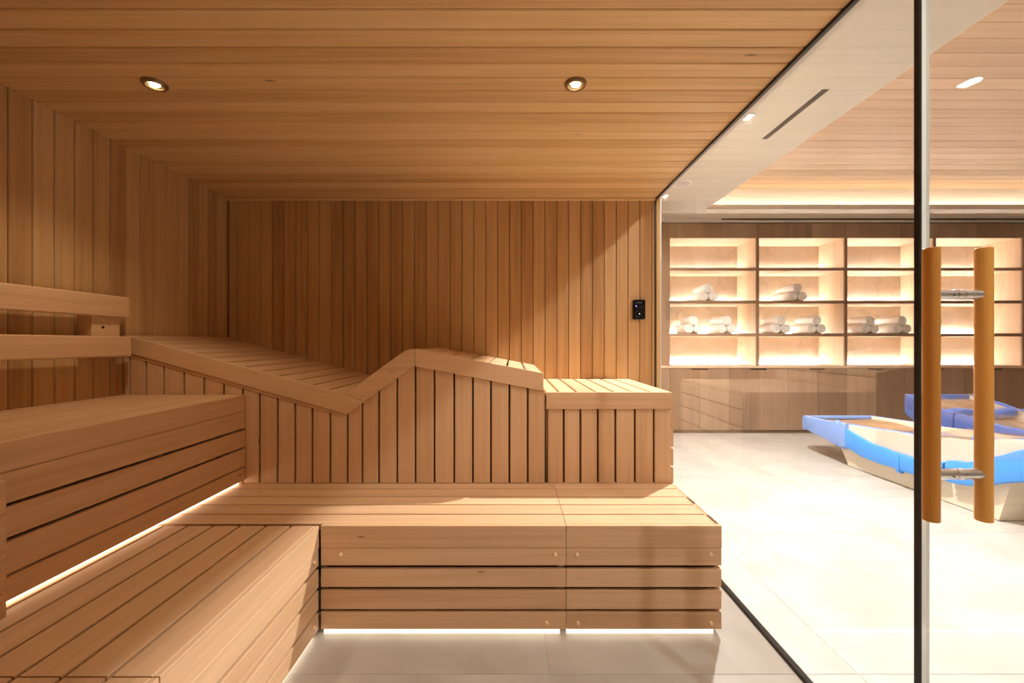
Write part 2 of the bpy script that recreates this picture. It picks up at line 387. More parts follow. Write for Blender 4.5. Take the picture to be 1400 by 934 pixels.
y = CY0 - 0.15
while y < CY1 + 0.14:
    y1 = min(y + 0.142, CY1 + 0.15)
    box('plank', CX0 - 0.16, CX1 + 0.16, y + 0.0006, y1 - 0.0006, ZW, ZW + 0.02, 'oceil', cp, 'x', 0.002); y += 0.142
box('cove_light', CX0 - 0.02, CX1 + 0.02, CY1 + 0.05, CY1 + 0.07, ZO + 0.061, ZO + 0.07, 'cove', cp, 'x')
box('cove_light', CX0 - 0.07, CX0 - 0.05, CY0, CY1 + 0.02, ZO + 0.061, ZO + 0.07, 'cove', cp, 'y')
box('shadow_slot', X4(983), 8.5, D4 - 0.074, D4 - 0.0702, ZO - 0.022, ZO - 0.0005, 'black', cp, 'x', 0.0004)
box('bulkhead', XG + 0.05, 9.0, D4 - 0.07, D4 + 0.5, 2.995, ZO, 'plaster', cp, 'x')

# ================================================================== LOWER BENCHES
FB = [(0.391, ZB), (0.3125, 0.3895), (0.2175, 0.297), (0.121, 0.2035), (0.0335, 0.108)]   # heights of the face boards
def plug(parent, loc, face):
    M = axes(loc, (1, 0, 0), (0, 0, 1)) if face == 'y' else axes(loc, (0, 0, 1), (0, 1, 0))
    # the head points towards the room
    if face == 'x': M = axes(loc, (0, 1, 0), (0, 0, 1))
    lathe('screw_plug', [(0.0078, -0.002), (0.0078, 0.007), (0.006, 0.0095), (0.0, 0.010)] , 'dowel', parent, M, 14)
YG = [D1, 1.929, 2.043, 2.150, 2.263, 2.372]
def bench_back(name, label, x0, x1, xf0, plugs, end):
    b = thing(name, label, 'bench', ((x0 + x1) / 2, (D1 + D2) / 2, 0), 'lower bench modules')
    for i in range(5):
        box('seat_board', x0 + 0.0012, x1 - 0.0012, YG[i] + (0.022 if i == 0 else 0.005), YG[i + 1] - 0.005, ZB - 0.028, ZB, 'bench', b, 'x', 0.002)
    for i, (z0, z1) in enumerate(FB):
        ins = 0.0 if i == 0 else 0.002
        fb = box('fascia_board' if i == 0 else 'face_slat', xf0 + 0.0012, x1 - 0.0012, D1 + ins, D1 + 0.021, z0, z1, 'bench', b, 'x', 0.002)
        for (px, row) in plugs:
            if row == i: plug(fb, (px, D1 + ins, (z0 + z1) / 2 + (0.012 if i == 1 else -0.008)), 'y')
        if end:
            box('end_slat', x1 - 0.021, x1 + (0 if i == 0 else 0.003), D1 + 0.0225, D2 - 0.03, z0, z1, 'bench', b, 'y', 0.002)
    for xp in ([xf0 + 0.10, x1 - 0.13] if x1 - xf0 < 1 else [xf0 + 0.10, (xf0 + x1) / 2, x1 - 0.13]):
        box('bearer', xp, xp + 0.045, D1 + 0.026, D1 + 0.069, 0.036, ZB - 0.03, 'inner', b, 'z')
    box('light_stop_board', xf0, x1 - 0.03, D1 + 0.07, D1 + 0.088, 0, ZB - 0.04, 'inner', b, 'x')  # added backing behind the slats, raised to block strip glow and see-through glints
    box('light_strip', xf0 + 0.004, x1 - 0.026, D1 + 0.024, D1 + 0.034, 0.0005, 0.031, 'floorled', b, 'x', 0.001)
    return b
XS = 0.237
bench_back('sauna_bench', 'short low bench module with slatted front, next to the glass wall', XS, 0.917, XS, [(0.284, 1), (0.868, 1), (0.288, 4), (0.868, 4)], True)
bench_back('sauna_bench', 'long low bench module with slatted front below the contoured lounger', -1.64, XS, -0.836, [(-0.748, 1), (0.190, 1), (0.151, 4)], False)
XE = -0.843
def bench_left(label, y0, y1, plugs):
    b = thing('sauna_bench', label, 'bench', (-1.15, (y0 + y1) / 2, 0), 'lower bench modules')
    XB = [-1.64, -1.519, -1.417, -1.305, -1.188, -1.075, -0.965, XE - 0.019]
    for a, c in zip(XB[:-1], XB[1:]):
        box('seat_board', a + 0.0055, c - (0.0055 if c < -0.9 else 0.0006), y0, y1, ZB - 0.028, ZB, 'bench', b, 'y', 0.002)
    for i, (z0, z1) in enumerate(FB):
        fb = box('fascia_board' if i == 0 else 'face_slat', XE - 0.019, XE - (0 if i == 0 else 0.002), y0, y1, z0, z1, 'bench', b, 'y', 0.002)
        for (py, row) in plugs:
            if row == i: plug(fb, (XE - 0.002, py, (z0 + z1) / 2), 'x')
    for yp in (y0 + 0.06, y1 - 0.15):
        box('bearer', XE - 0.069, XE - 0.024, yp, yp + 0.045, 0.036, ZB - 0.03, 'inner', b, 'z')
    box('light_stop_board', XE - 0.088, XE - 0.07, y0, y1, 0, ZB - 0.04, 'inner', b, 'y')  # added backing that stops light showing through the face slats
    box('light_strip', XE - 0.034, XE - 0.024, y0 + 0.004, y1 - 0.004, 0.0005, 0.031, 'floorled', b, 'y', 0.001)
bench_left('low bench module running along the left wall up to the corner', 0.991, D1 - 0.001, [(D1 - 0.045, 1), (D1 - 0.045, 4)])
bench_left('nearest low bench module at the bottom left edge', -0.74, 0.986, [(0.93, 1)])

# ================================================================== UPPER LEFT BENCH
XU = -1.515
UB = [(0.900, ZU), (0.803, 0.8985), (0.699, 0.792), (0.589, 0.687), (0.508, 0.580)]
def upper(label, y0, y1, slx):
    b = thing('sauna_bench', label, 'bench', (-1.86, (y0 + y1) / 2, 0), 'upper bench modules')
    n = 6; wdt = (XU - 0.02 - XL) / n
    for i in range(n):
        box('seat_board', XL + 0.002 + i * wdt, XL + (i + 1) * wdt - 0.005, y0, y1, ZU - 0.028, ZU, 'bench', b, 'y', 0.002)
    for i, (z0, z1) in enumerate(UB):
        dx = 0 if i == 0 else slx
        box('fascia_board' if i == 0 else 'face_slat', XU - 0.02 + dx, XU + dx - (0 if i == 0 else 0.002), y0, y1, z0, z1, 'bench', b, 'y', 0.0025 if slx == 0 else 0.005)
    k = 0
    for yp in (y0 + 0.16, (y0 + y1) / 2 + 0.1, y1 - 0.15):
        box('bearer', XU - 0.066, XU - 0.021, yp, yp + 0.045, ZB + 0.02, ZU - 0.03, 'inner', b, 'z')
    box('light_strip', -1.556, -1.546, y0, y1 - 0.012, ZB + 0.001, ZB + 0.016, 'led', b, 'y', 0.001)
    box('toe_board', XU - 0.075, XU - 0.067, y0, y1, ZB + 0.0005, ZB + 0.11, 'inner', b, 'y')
upper('upper bench with horizontal slats along the left wall, against the lounger', 1.186, D2 - 0.002, 0.0)
upper('upper bench module with projecting slats cut by the left edge', -0.74, 1.170, 0.085)

# ================================================================== CONTOURED LOUNGER
lo = thing('sauna_lounger', 'contoured wooden lounger with vertical slatted front along the back wall', 'lounger', (-1.0, 2.8, ZB))
YB = D3 - 0.004
P = [(X2(168), Z2(460)), (X2(472), Z2(539)), (X2(552), Z2(481)), (X2(568), Z2(477)), (X2(743), Z2(510))]
left_f = [(-2.205, Z2(457.5)), (X2(472), Z2(539)), (X2(499), Z2(548.5)), (X2(475.5), Z2(566)), (-2.205, Z2(480))]
rise_f = [(X2(472.6), Z2(538.7)), (X2(545), Z2(486)), (X2(553), Z2(480.6)), (X2(560), Z2(478)), (X2(567.8), Z2(477)), (X2(567.8), Z2(500.5)), (X2(499), Z2(548))]
down_f = [(X2(568.2), Z2(477)), (X2(743), Z2(510)), (X2(743), Z2(534.5)), (X2(568.2), Z2(500.5))]
for pts in (left_f, rise_f, down_f):
    panel('fascia_board', pts, D2 - 0.012, D2 + 0.010, 'bench', lo, 'x', 0.0015)
# thin shadow bead under the long sloping fascia
panel('bead', [(-2.205, Z2(480) - 0.002), (X2(475.5), Z2(566) - 0.002), (X2(470), Z2(569.5)), (-2.205, Z2(485))], D2 - 0.005, D2 + 0.010, 'bench', lo, 'x', 0.001)
def under(px):                       # underside of the fascia line, in pixels
    pts = [(150, 475), (475.5, 566), (499, 548.5), (568, 500.5), (743, 534.5)]
    for (a, b), (c, d) in zip(pts[:-1], pts[1:]):
        if a <= px <= c: return b + (d - b) * (px - a) / (c - a)
    return 534.5
slx = [150, 177.5, 199.6, 224, 251.7, 279, 306, 332, 355, 379.5, 403.5, 427, 451.5, 475.2, 495.3, 518, 543, 568, 594, 621, 646.5, 671.3, 696.5, 721.6, 746]
for a, c in zip(slx[:-1], slx[1:]):
    ax = max(X2(a) + 0.005, XL + 0.004); cx = X2(c) - 0.006
    mid = (a + c) / 2
    ua, uc = Z2(under(a)) + 0.012, Z2(under(c)) + 0.012
    pts = [(ax, ZB + 0.002), (cx, ZB + 0.002), (cx, uc), (ax, ua)]
    panel('front_slat', pts, D2, D2 + 0.020, 'bench', lo, 'z', 0.002)
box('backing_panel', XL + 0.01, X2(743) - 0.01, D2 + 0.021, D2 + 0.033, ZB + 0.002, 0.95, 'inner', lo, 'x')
def slope_boards(a, b, n, trim=0.0):
    a = Vector(a); b = Vector(b); t = (b - a); L = t.length; t = t / L; nrm = Vector((-t.y, t.x))
    wd = L / n
    for i in range(n):
        c = a + t * (i + 0.5) * wd - nrm * 0.013
        me = board_mesh(YB - D2 - 0.011, wd - 0.012, 0.024, 'bench', 0.002)
        o = bpy.data.objects.new('seat_board', me)
        link(o, lo, axes((c.x, (YB + D2 + 0.011) / 2, c.y), (0, 1, 0), (-t.x, 0, -t.y)))
slope_boards((-2.205, Z2(457.5)), P[1], 13)
slope_boards((P[1][0] + 0.022, P[1][1] + 0.016), P[2], 4)
slope_boards(P[2], P[3], 1)
slope_boards(P[3], P[4], 7)
box('end_panel', X2(743) - 0.02, X2(743), D2 + 0.011, YB, ZB + 0.002, Z2(512) - 0.022, 'bench', lo, 'y')

# raised box seat at the right end
bx = thing('sauna_bench', 'raised box seat with vertical slats at the right end of lounger', 'bench', (0.55, 2.8, ZB))
BX0 = X2(747); BX1 = X2(917); ZX = Z2(536.2); ZF = Z2(559)
box('fascia_board', BX0, BX1 + 0.003, D2 - 0.010, D2 + 0.010, ZF, ZX, 'bench', bx, 'x', 0.0015)
tg = [747, 764, 788.3, 814.6, 839.6, 865, 889.6, 918]
for a, c in zip(tg[:-1], tg[1:]):
    box('seat_board', X2(a) + (0.001 if a == 747 else 0.006), X2(c) - (0.0 if c == 918 else 0.006), D2 + 0.011, YB, ZX - 0.024, ZX, 'bench', bx, 'y', 0.002)
vs = [748, 770.7, 793.6, 817.4, 841.4, 868, 894, 917]
for a, c in zip(vs[:-1], vs[1:]):
    box('front_slat', X2(a) + 0.006, X2(c) - (0.0 if c == 917 else 0.0055), D2, D2 + 0.02, ZB + 0.002, ZF + 0.008, 'bench', bx, 'z', 0.002)
for z0, z1 in ((0.905, 0.98), (0.801, 0.895), (0.694, 0.789), (0.587, 0.682), (ZB + 0.002, 0.575)):
    box('end_slat', BX1 + 0.0005, BX1 + 0.0165, D2 + 0.003, YB, z0, z1, 'bench', bx, 'y', 0.003)
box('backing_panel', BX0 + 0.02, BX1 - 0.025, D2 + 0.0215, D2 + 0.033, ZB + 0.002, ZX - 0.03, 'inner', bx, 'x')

# ================================================================== BACKREST ON THE LEFT WALL
br = thing('backrest', 'two rail timber backrest fixed to the left wall above upper bench', 'backrest', (-2.15, 1.5, 1.2))
XR = -2.105
for z0, z1, y1 in ((1.424, 1.536, 2.272), (1.212, 1.322, 2.283)):
    box('rail', XR - 0.028, XR, 0.2, y1, z0, z1, 'bench', br, 'y', 0.008)
for yb in (2.10, 1.05):
    k = box('mounting_block', XL + 0.001, XR - 0.0285, yb, yb + 0.15, 1.22, 1.50, 'bench', br, 'z', 0.003)
    rod('screw', 0.007, 0.003, 'hole', k, axes((XR - 0.029, yb + 0.055, 1.368), (0, 1, 0), (0, 0, 1)), 0.0005, 12)

# ================================================================== CONTROL PANEL
s3 = F / D3
def X3(px): return (px - 700) / s3
def Z3(py): return CZ - (py - 469) / s3
cpn = thing('control_panel', 'small glossy black control panel with blue indicator on the back wall', 'control panel', (X3(872.6), D3, Z3(424)))
def rrect(x0, x1, z0, z1, r, n=5):
    pts = []
    for cx, cz, a0 in ((x1 - r, z0 + r, -90), (x1 - r, z1 - r, 0), (x0 + r, z1 - r, 90), (x0 + r, z0 + r, 180)):
        for i in range(n + 1):
            a = math.radians(a0 + 90 * i / n); pts.append((cx + r * math.cos(a), cz + r * math.sin(a)))
    return pts
panel('body', rrect(X3(864.3), X3(880.8), Z3(437.3), Z3(410.2), 0.010), D3 - 0.030, D3 - 0.001, 'panel', cpn, 'z', 0.003)
def dot(name, px, py, r, mat):
    lathe(name, [(r, 0), (r, 0.0008), (0, 0.0009)], mat, cpn, axes((X3(px), D3 - 0.0299, Z3(py)), (1, 0, 0), (0, 0, 1)), 14)
dot('blue_indicator', 868.4, 418.9, 0.0042, 'blue'); dot('white_indicator', 872.6, 429.4, 0.0038, 'whitedot')
box('printed_line', X3(869), X3(876), D3 - 0.0307, D3 - 0.0298, Z3(414.7), Z3(413.9), 'dot', cpn, 'x', 0.0001)
for px, py in ((868.5, 433.4), (871.5, 433.2), (875, 431), (877, 433.5), (878.5, 435), (870, 426), (877, 420), (878, 428)):
    dot('printed_mark', px, py, 0.0022, 'dot')

# ================================================================== SAUNA DOWNLIGHTS
def downlight(label, x, y, power, tilt):
    d = thing('downlight', label, 'ceiling light', (x, y, ZC), 'sauna downlights')
    M = Matrix.Translation((x, y, ZC)) @ Matrix.Rotation(math.pi, 4, 'X')
    lathe('trim_ring', [(0.030, 0.002), (0.030, 0.010), (0.034, 0.013), (0.043, 0.012), (0.047, 0.006), (0.048, 0.0)], 'bronze', d, M, 40)
    lathe('baffle', [(0.0198, 0.003), (0.0295, 0.008)], 'bronze', d, M, 32)
    M2 = M @ Matrix.Translation((0, 0, 0.004)) @ Matrix.Rotation(tilt, 4, 'Y')
    lathe('lens', [(0.0, 0.007), (0.014, 0.006), (0.019, 0.003), (0.0195, 0.0)], 'lens', d, M2, 28)
    lamp('lamp', d, (x, y, ZC - 0.03), power, WARM, 120, 0.9, 0.03)
downlight('bronze recessed downlight in timber ceiling above the left benches', -1.548, 1.79, P_SAUNA, 0.18)
downlight('bronze recessed downlight in timber ceiling near the middle of room', 0.275, 1.79, P_SAUNA, -0.1)

# ================================================================== LOUNGE ROOM CEILING FITTINGS
def square_spot(label, x, y, power):
    d = thing('ceiling_spotlight', label, 'ceiling light', (x, y, ZO), 'square spotlights along the glass')
    for a, b, c, e in ((-0.05, 0.05, 0.04, 0.05), (-0.05, 0.05, -0.05, -0.04), (-0.05, -0.04, -0.04, 0.04), (0.04, 0.05, -0.04, 0.04)):
        box('frame_bar', x + a, x + b, y + c, y + e, ZO - 0.004, ZO - 0.0002, 'plaster', d, 'x', 0.0008)
    box('lens', x - 0.039, x + 0.039, y - 0.039, y + 0.039, ZO - 0.003, ZO - 0.0006, 'spot', d, 'x', 0.0005)
    lamp('lamp', d, (x, y, ZO - 0.02), power, SOFT, 150, 0.5, 0.03)
square_spot('square white ceiling spotlight outside the glass, before the air slot', 1.807, 3.19, P_OUT)
square_spot('square white ceiling spotlight at the far end by wall plaster', 1.80, 4.90, P_OUT * 0.12)
square_spot('square ceiling spotlight outside the glass door, above the frame', 1.807, 1.48, P_OUT * 0.09)
square_spot('square ceiling spotlight outside the hinge side of the glass door', 1.807, -0.23, P_OUT * 0.2)
sp = thing('ceiling_speaker', 'round white speaker in the plaster ceiling', 'speaker', (1.856, 4.52, ZO))
Mz = Matrix.Translation((1.856, 4.52, ZO)) @ Matrix.Rotation(math.pi, 4, 'X')
lathe('trim_ring', [(0.088, 0.0), (0.088, 0.006), (0.098, 0.006), (0.102, 0.0)], 'white', sp, Mz, 40)
lathe('grille', [(0.0, 0.003), (0.06, 0.003), (0.0875, 0.001)], 'speaker', sp, Mz, 40)
av = thing('air_slot', 'long narrow dark air slot in the plaster ceiling', 'vent', (2.16, 3.2, ZO))
box('slot', 2.134, 2.182, 2.84, 3.53, ZO - 0.002, ZO - 0.0003, 'grille', av, 'y', 0.0005)
box('slot_blade', 2.158, 2.162, 2.845, 3.525, ZO - 0.004, ZO - 0.002, 'grille', av, 'y', 0.0005)
def round_light(label, x, y, power):
    d = thing('downlight', label, 'ceiling light', (x, y, ZW), 'downlights in the timber coffer')
    M = Matrix.Translation((x, y, ZW)) @ Matrix.Rotation(math.pi, 4, 'X')
    lathe('trim_ring', [(0.050, 0.001), (0.050, 0.004), (0.062, 0.004), (0.065, 0.0)], 'plaster', d, M, 32)
    lathe('lens', [(0.0, 0.003), (0.0495, 0.002)], 'spot', d, M, 32)
    lamp('lamp', d, (x, y, ZW - 0.02), power, SOFT, 130, 0.7, 0.05)
round_light('round white downlight in the timber coffer above the loungers', 3.63, 3.257, P_WOOD)
round_light('round downlight in the timber coffer towards the right wall', 6.1, 3.257, P_WOOD)
round_light('round downlight in the timber coffer near the door side', 3.63, 1.0, P_WOOD)
round_light('round downlight in the timber coffer, far right front', 6.1, 1.0, P_WOOD)

# ================================================================== SHELVING WALL
SH = thing('shelving_unit', 'built-in lit shelving wall with open cells and wood frame', 'shelves', (4.5, D4 + 0.25, 0.95))
DB = D4 + 0.50
bays = [(916, 1034), (1038, 1154.7), (1158.7, 1276), (1280, 1397.5), (1401.5, 1519)]
rows = [(325.5, 366), (370, 411), (415, 455.8), (460, 500)]
zt = Z4(305.5)
# stiles and dividers
box('end_stile', X4(904) - 0.9, X4(916), D4, D4 + 0.02, Z4(500), zt, 'cab', SH, 'z')
box('side_panel', X4(916) - 0.025, X4(916), D4 + 0.021, DB, Z4(500), Z4(325.5), 'cabin', SH, 'z')
for (a, b), (c, d) in zip(bays[:-1], bays[1:]):
    box('divider_edge', X4(b), X4(c), D4, D4 + 0.02, Z4(500), Z4(325.5), 'cab', SH, 'z')
    box('divider', X4(b), X4(c), D4 + 0.0202, DB, Z4(500), Z4(325.5), 'cabin', SH, 'z')
box('divider', X4(1519), X4(1523), D4, DB, Z4(500), Z4(325.5), 'cabin', SH, 'z')
# top rail in veneer boards
e = X4(904) - 0.9; seams = [X4(q) for q in (926, 959, 978, 1003, 1035, 1058, 1078, 1110, 1131, 1157, 1176, 1209, 1231, 1262, 1283, 1312, 1335, 1366, 1387, 1420, 1450, 1485, 1523)]
for sx in seams:
    box('rail_board', e + 0.0012, sx - 0.0012, D4 - 0.001, D4 + 0.02, Z4(325.5), zt, 'cab', SH, 'z', 0.001); e = sx
box('top_panel', X4(916), X4(1519), D4 + 0.021, DB, Z4(325.5) , Z4(325.5) + 0.02, 'cabin', SH, 'x')
for (a, b) in bays:
    for i, (ya, yb) in enumerate(rows):
        x0, x1 = X4(a), X4(b); z1, z0 = Z4(ya), Z4(yb)
        box('back_panel', x0, x1, DB, DB + 0.012, z0 - (0.0 if i == 3 else 0.01), z1 + 0.01, 'marble', SH, 'x')
        box('light_strip', x0 + 0.01, x1 - 0.01, DB - 0.022, DB - 0.004, z0 + 0.002, z0 + 0.012, 'cell', SH, 'x', 0.001)
        if i < 3:
            zb = Z4(rows[i + 1][0])
            box('shelf_edge', x0, x1, D4 + 0.001, D4 + 0.02, zb, z0, 'cab', SH, 'x')
            box('shelf', x0, x1, D4 + 0.0202, DB - 0.001, zb, z0, 'cabin', SH, 'x')
# counter and base cabinets
ct = tag(box('countertop', X4(904) - 0.9, X4(1523), D4 - 0.012, DB + 0.012, Z4(503.3), Z4(500) - 0.0005, 'cabin', None, 'x'), 'thin pale countertop ledge beneath the lit shelves', 'countertop')
zd0 = Z4(588); zd1 = Z4(503.3) - 0.004
pos = 916.5; k = 0
names = ['nearest the stud wall', 'second from the stud wall', 'behind the foam wrapped lounger tip', 'left of the black glass gasket', 'crossed by the black glass gasket', 'behind the right pull bar', 'at the far right, beyond the pull bars']
dw = 40.25
base0 = X4(916.5)
cab_left = tag(box('filler_panel', X4(904) - 0.9, base0 - 0.002, D4, D4 + 0.02, 0.0, zd1, 'cab', None, 'z'), 'plain veneer filler panel left of the base cabinets', 'panel')
for i in range(7):
    x0 = X4(916.5 + 2 * dw * i); x1 = X4(916.5 + 2 * dw * (i + 1)); xm = (x0 + x1) / 2
    cb = thing('base_cabinet', 'veneered two-door base cabinet under the shelves, ' + names[i], 'cabinet', (xm, D4 + 0.25, 0), 'base cabinets under the shelves')
    box('carcass', x0 + 0.001, x1 - 0.001, D4 + 0.022, DB, 0.0525, zd1, 'inner', cb, 'z')
    for a, b, s in ((x0, xm, 1), (xm, x1, -1)):
        # door with its corner cut away for the finger pull
        q = 0.118; h = 0.024
        if s > 0: pts = [(a + 0.0025, zd0), (b - 0.0025, zd0), (b - 0.0025, zd1 - h), (b - q, zd1 - h), (b - q, zd1), (a + 0.0015, zd1)]
        else: pts = [(a + 0.0025, zd0), (b - 0.0025, zd0), (b - 0.0025, zd1), (a + q, zd1), (a + q, zd1 - h), (a + 0.0015, zd1 - h)]
        panel('door', pts, D4, D4 + 0.02, 'cab', cb, 'z', 0.001)
    box('toe_kick', x0, x1, D4 + 0.03, D4 + 0.045, 0.0, 0.052, 'toe', cb, 'x')
    box('finger_pull', xm - 0.116, xm + 0.116, D4 + 0.018, D4 + 0.0215, zd1 - 0.023, zd1 - 0.001, 'black', cb, 'x', 0.0005)

# ================================================================== TOWELS
RT = 0.066
prof = [(0.0, 0.006)]
for i in range(5):
    r0 = 0.008 + i * 0.0115
    prof += [(r0, 0.006), (r0 + 0.003, 0.001), (r0 + 0.008, 0.001), (r0 + 0.010, 0.006)]
prof += [(RT - 0.003, 0.003), (RT, 0.010), (RT, 0.12), (RT + 0.001, 0.24), (RT, 0.37), (RT - 0.008, 0.378), (0.0, 0.376)]
tw_mesh = None
stacks = [(975.9, 1, 'on the upper towel shelf, first bay'), (1097.7, 1, 'on the upper towel shelf, second bay'),
          (955.5, 2, 'at the left of first bay'), (1001.8, 2, 'at the right of first bay'),
          (1075.2, 2, 'at the left of second bay'), (1124.1, 2, 'at the right of second bay'),
          (1197.3, 2, 'at the left of third bay'), (1241.5, 2, 'at the right of third bay')]
for px, row, where in stacks:
    yf = D4 + 0.03
    xr = (px - 700) / F * yf
    z0 = Z4(rows[row][1])
    for dx, dz, role in ((0, 0, 'bottom right'), (-2 * RT - 0.006, 0, 'bottom left'), (-RT - 0.003, RT * 1.75 + 0.002, 'top')):
        M = Matrix.Translation((xr + dx, yf + random.uniform(0, 0.02), z0 + RT + 0.0015 + dz)) @ Matrix.Rotation(-math.pi / 2, 4, 'X') @ Matrix.Rotation(random.uniform(0, 6.28), 4, 'Z')
        lab = 'rolled white towel, %s of the pyramid %s' % (role, where)
        if tw_mesh is None:
            t = lathe('rolled_towel', prof, 'towel', None, M, 22); tw_mesh = t.data
        else:
            t = link(bpy.data.objects.new('rolled_towel', tw_mesh), None, M)
        tag(t, lab, 'towel', 'rolled towels on the shelves')

# ================================================================== LOUNGE CHAIRS
def interp(tab, t):
    for (a, b), (c, d) in zip(tab[:-1], tab[1:]):
        if t <= c:
            u = (t - a) / (c - a); u = max(0, min(1, u)); u = u * u * (3 - 2 * u) * 0.4 + u * 0.6
            return b + (d - b) * u
    return tab[-1][1]
RIM = [(0, 0.424), (0.3, 0.450), (0.6, 0.492), (0.8, 0.552), (0.95, 0.630), (1.0, 0.665)]
BOT = [(0, 0.300), (0.12, 0.270), (0.26, 0.215), (0.45, 0.17), (0.62, 0.16), (0.8, 0.22), (1.0, 0.42)]
WID = [(0, 0.385), (0.06, 0.41), (0.5, 0.425), (0.9, 0.41), (1.0, 0.38)]
INN = [(0, 0.395), (0.15, 0.41), (0.35, 0.37), (0.5, 0.34), (0.62, 0.35), (0.8, 0.46), (1.0, 0.63)]
LEN = 2.2
def loft(name, secs, mat, parent, M, closed=True, caps=True, smooth=True):
    n = len(secs[0]); v = [p for s in secs for p in s]; f = []
    for i in range(len(secs) - 1):
        for k in range(n if closed else n - 1):
            f.append((i * n + k, i * n + (k + 1) % n, (i + 1) * n + (k + 1) % n, (i + 1) * n + k))
    if caps and closed:
        f.append(tuple(range(n))); f.append(tuple((len(secs) - 1) * n + k for k in reversed(range(n))))
    me = mesh_of(name, v, f, mat, smooth)
    bm = bmesh.new(); bm.from_mesh(me); bmesh.ops.recalc_face_normals(bm, faces=bm.faces); bm.to_mesh(me); bm.free()
    if smooth:
        for p_ in me.polygons: p_.use_smooth = True
        try: me.set_sharp_from_angle(angle=math.radians(38))
        except Exception: pass
    return link(bpy.data.objects.new(name, me), parent, M)
def tube_path(name, pts, rx, rz, mat, parent, M, seg=12, wob=0.0):
    """soft foam strip following a path; rx sideways, rz up (per point)"""
    secs = []
    for i, p in enumerate(pts):
        p = Vector(p); a = Vector(pts[max(0, i - 1)]); b = Vector(pts[min(len(pts) - 1, i + 1)])
        t = (b - a).normalized(); side = t.cross(Vector((0, 0, 1))).normalized()
        r1 = rx[i] if isinstance(rx, list) else rx; r2 = rz[i] if isinstance(rz, list) else rz
        k = 1 + wob * math.sin(i * 2.1)
        secs.append([tuple(p + side * (r1 * k * math.copysign(abs(math.cos(q)) ** 0.6, math.cos(q))) + Vector((0, 0, 1)) * (r2 * k * math.copysign(abs(math.sin(q)) ** 0.6, math.sin(q)))) for q in [2 * math.pi * j / seg for j in range(seg)]])
    return loft(name, secs, mat, parent, M)
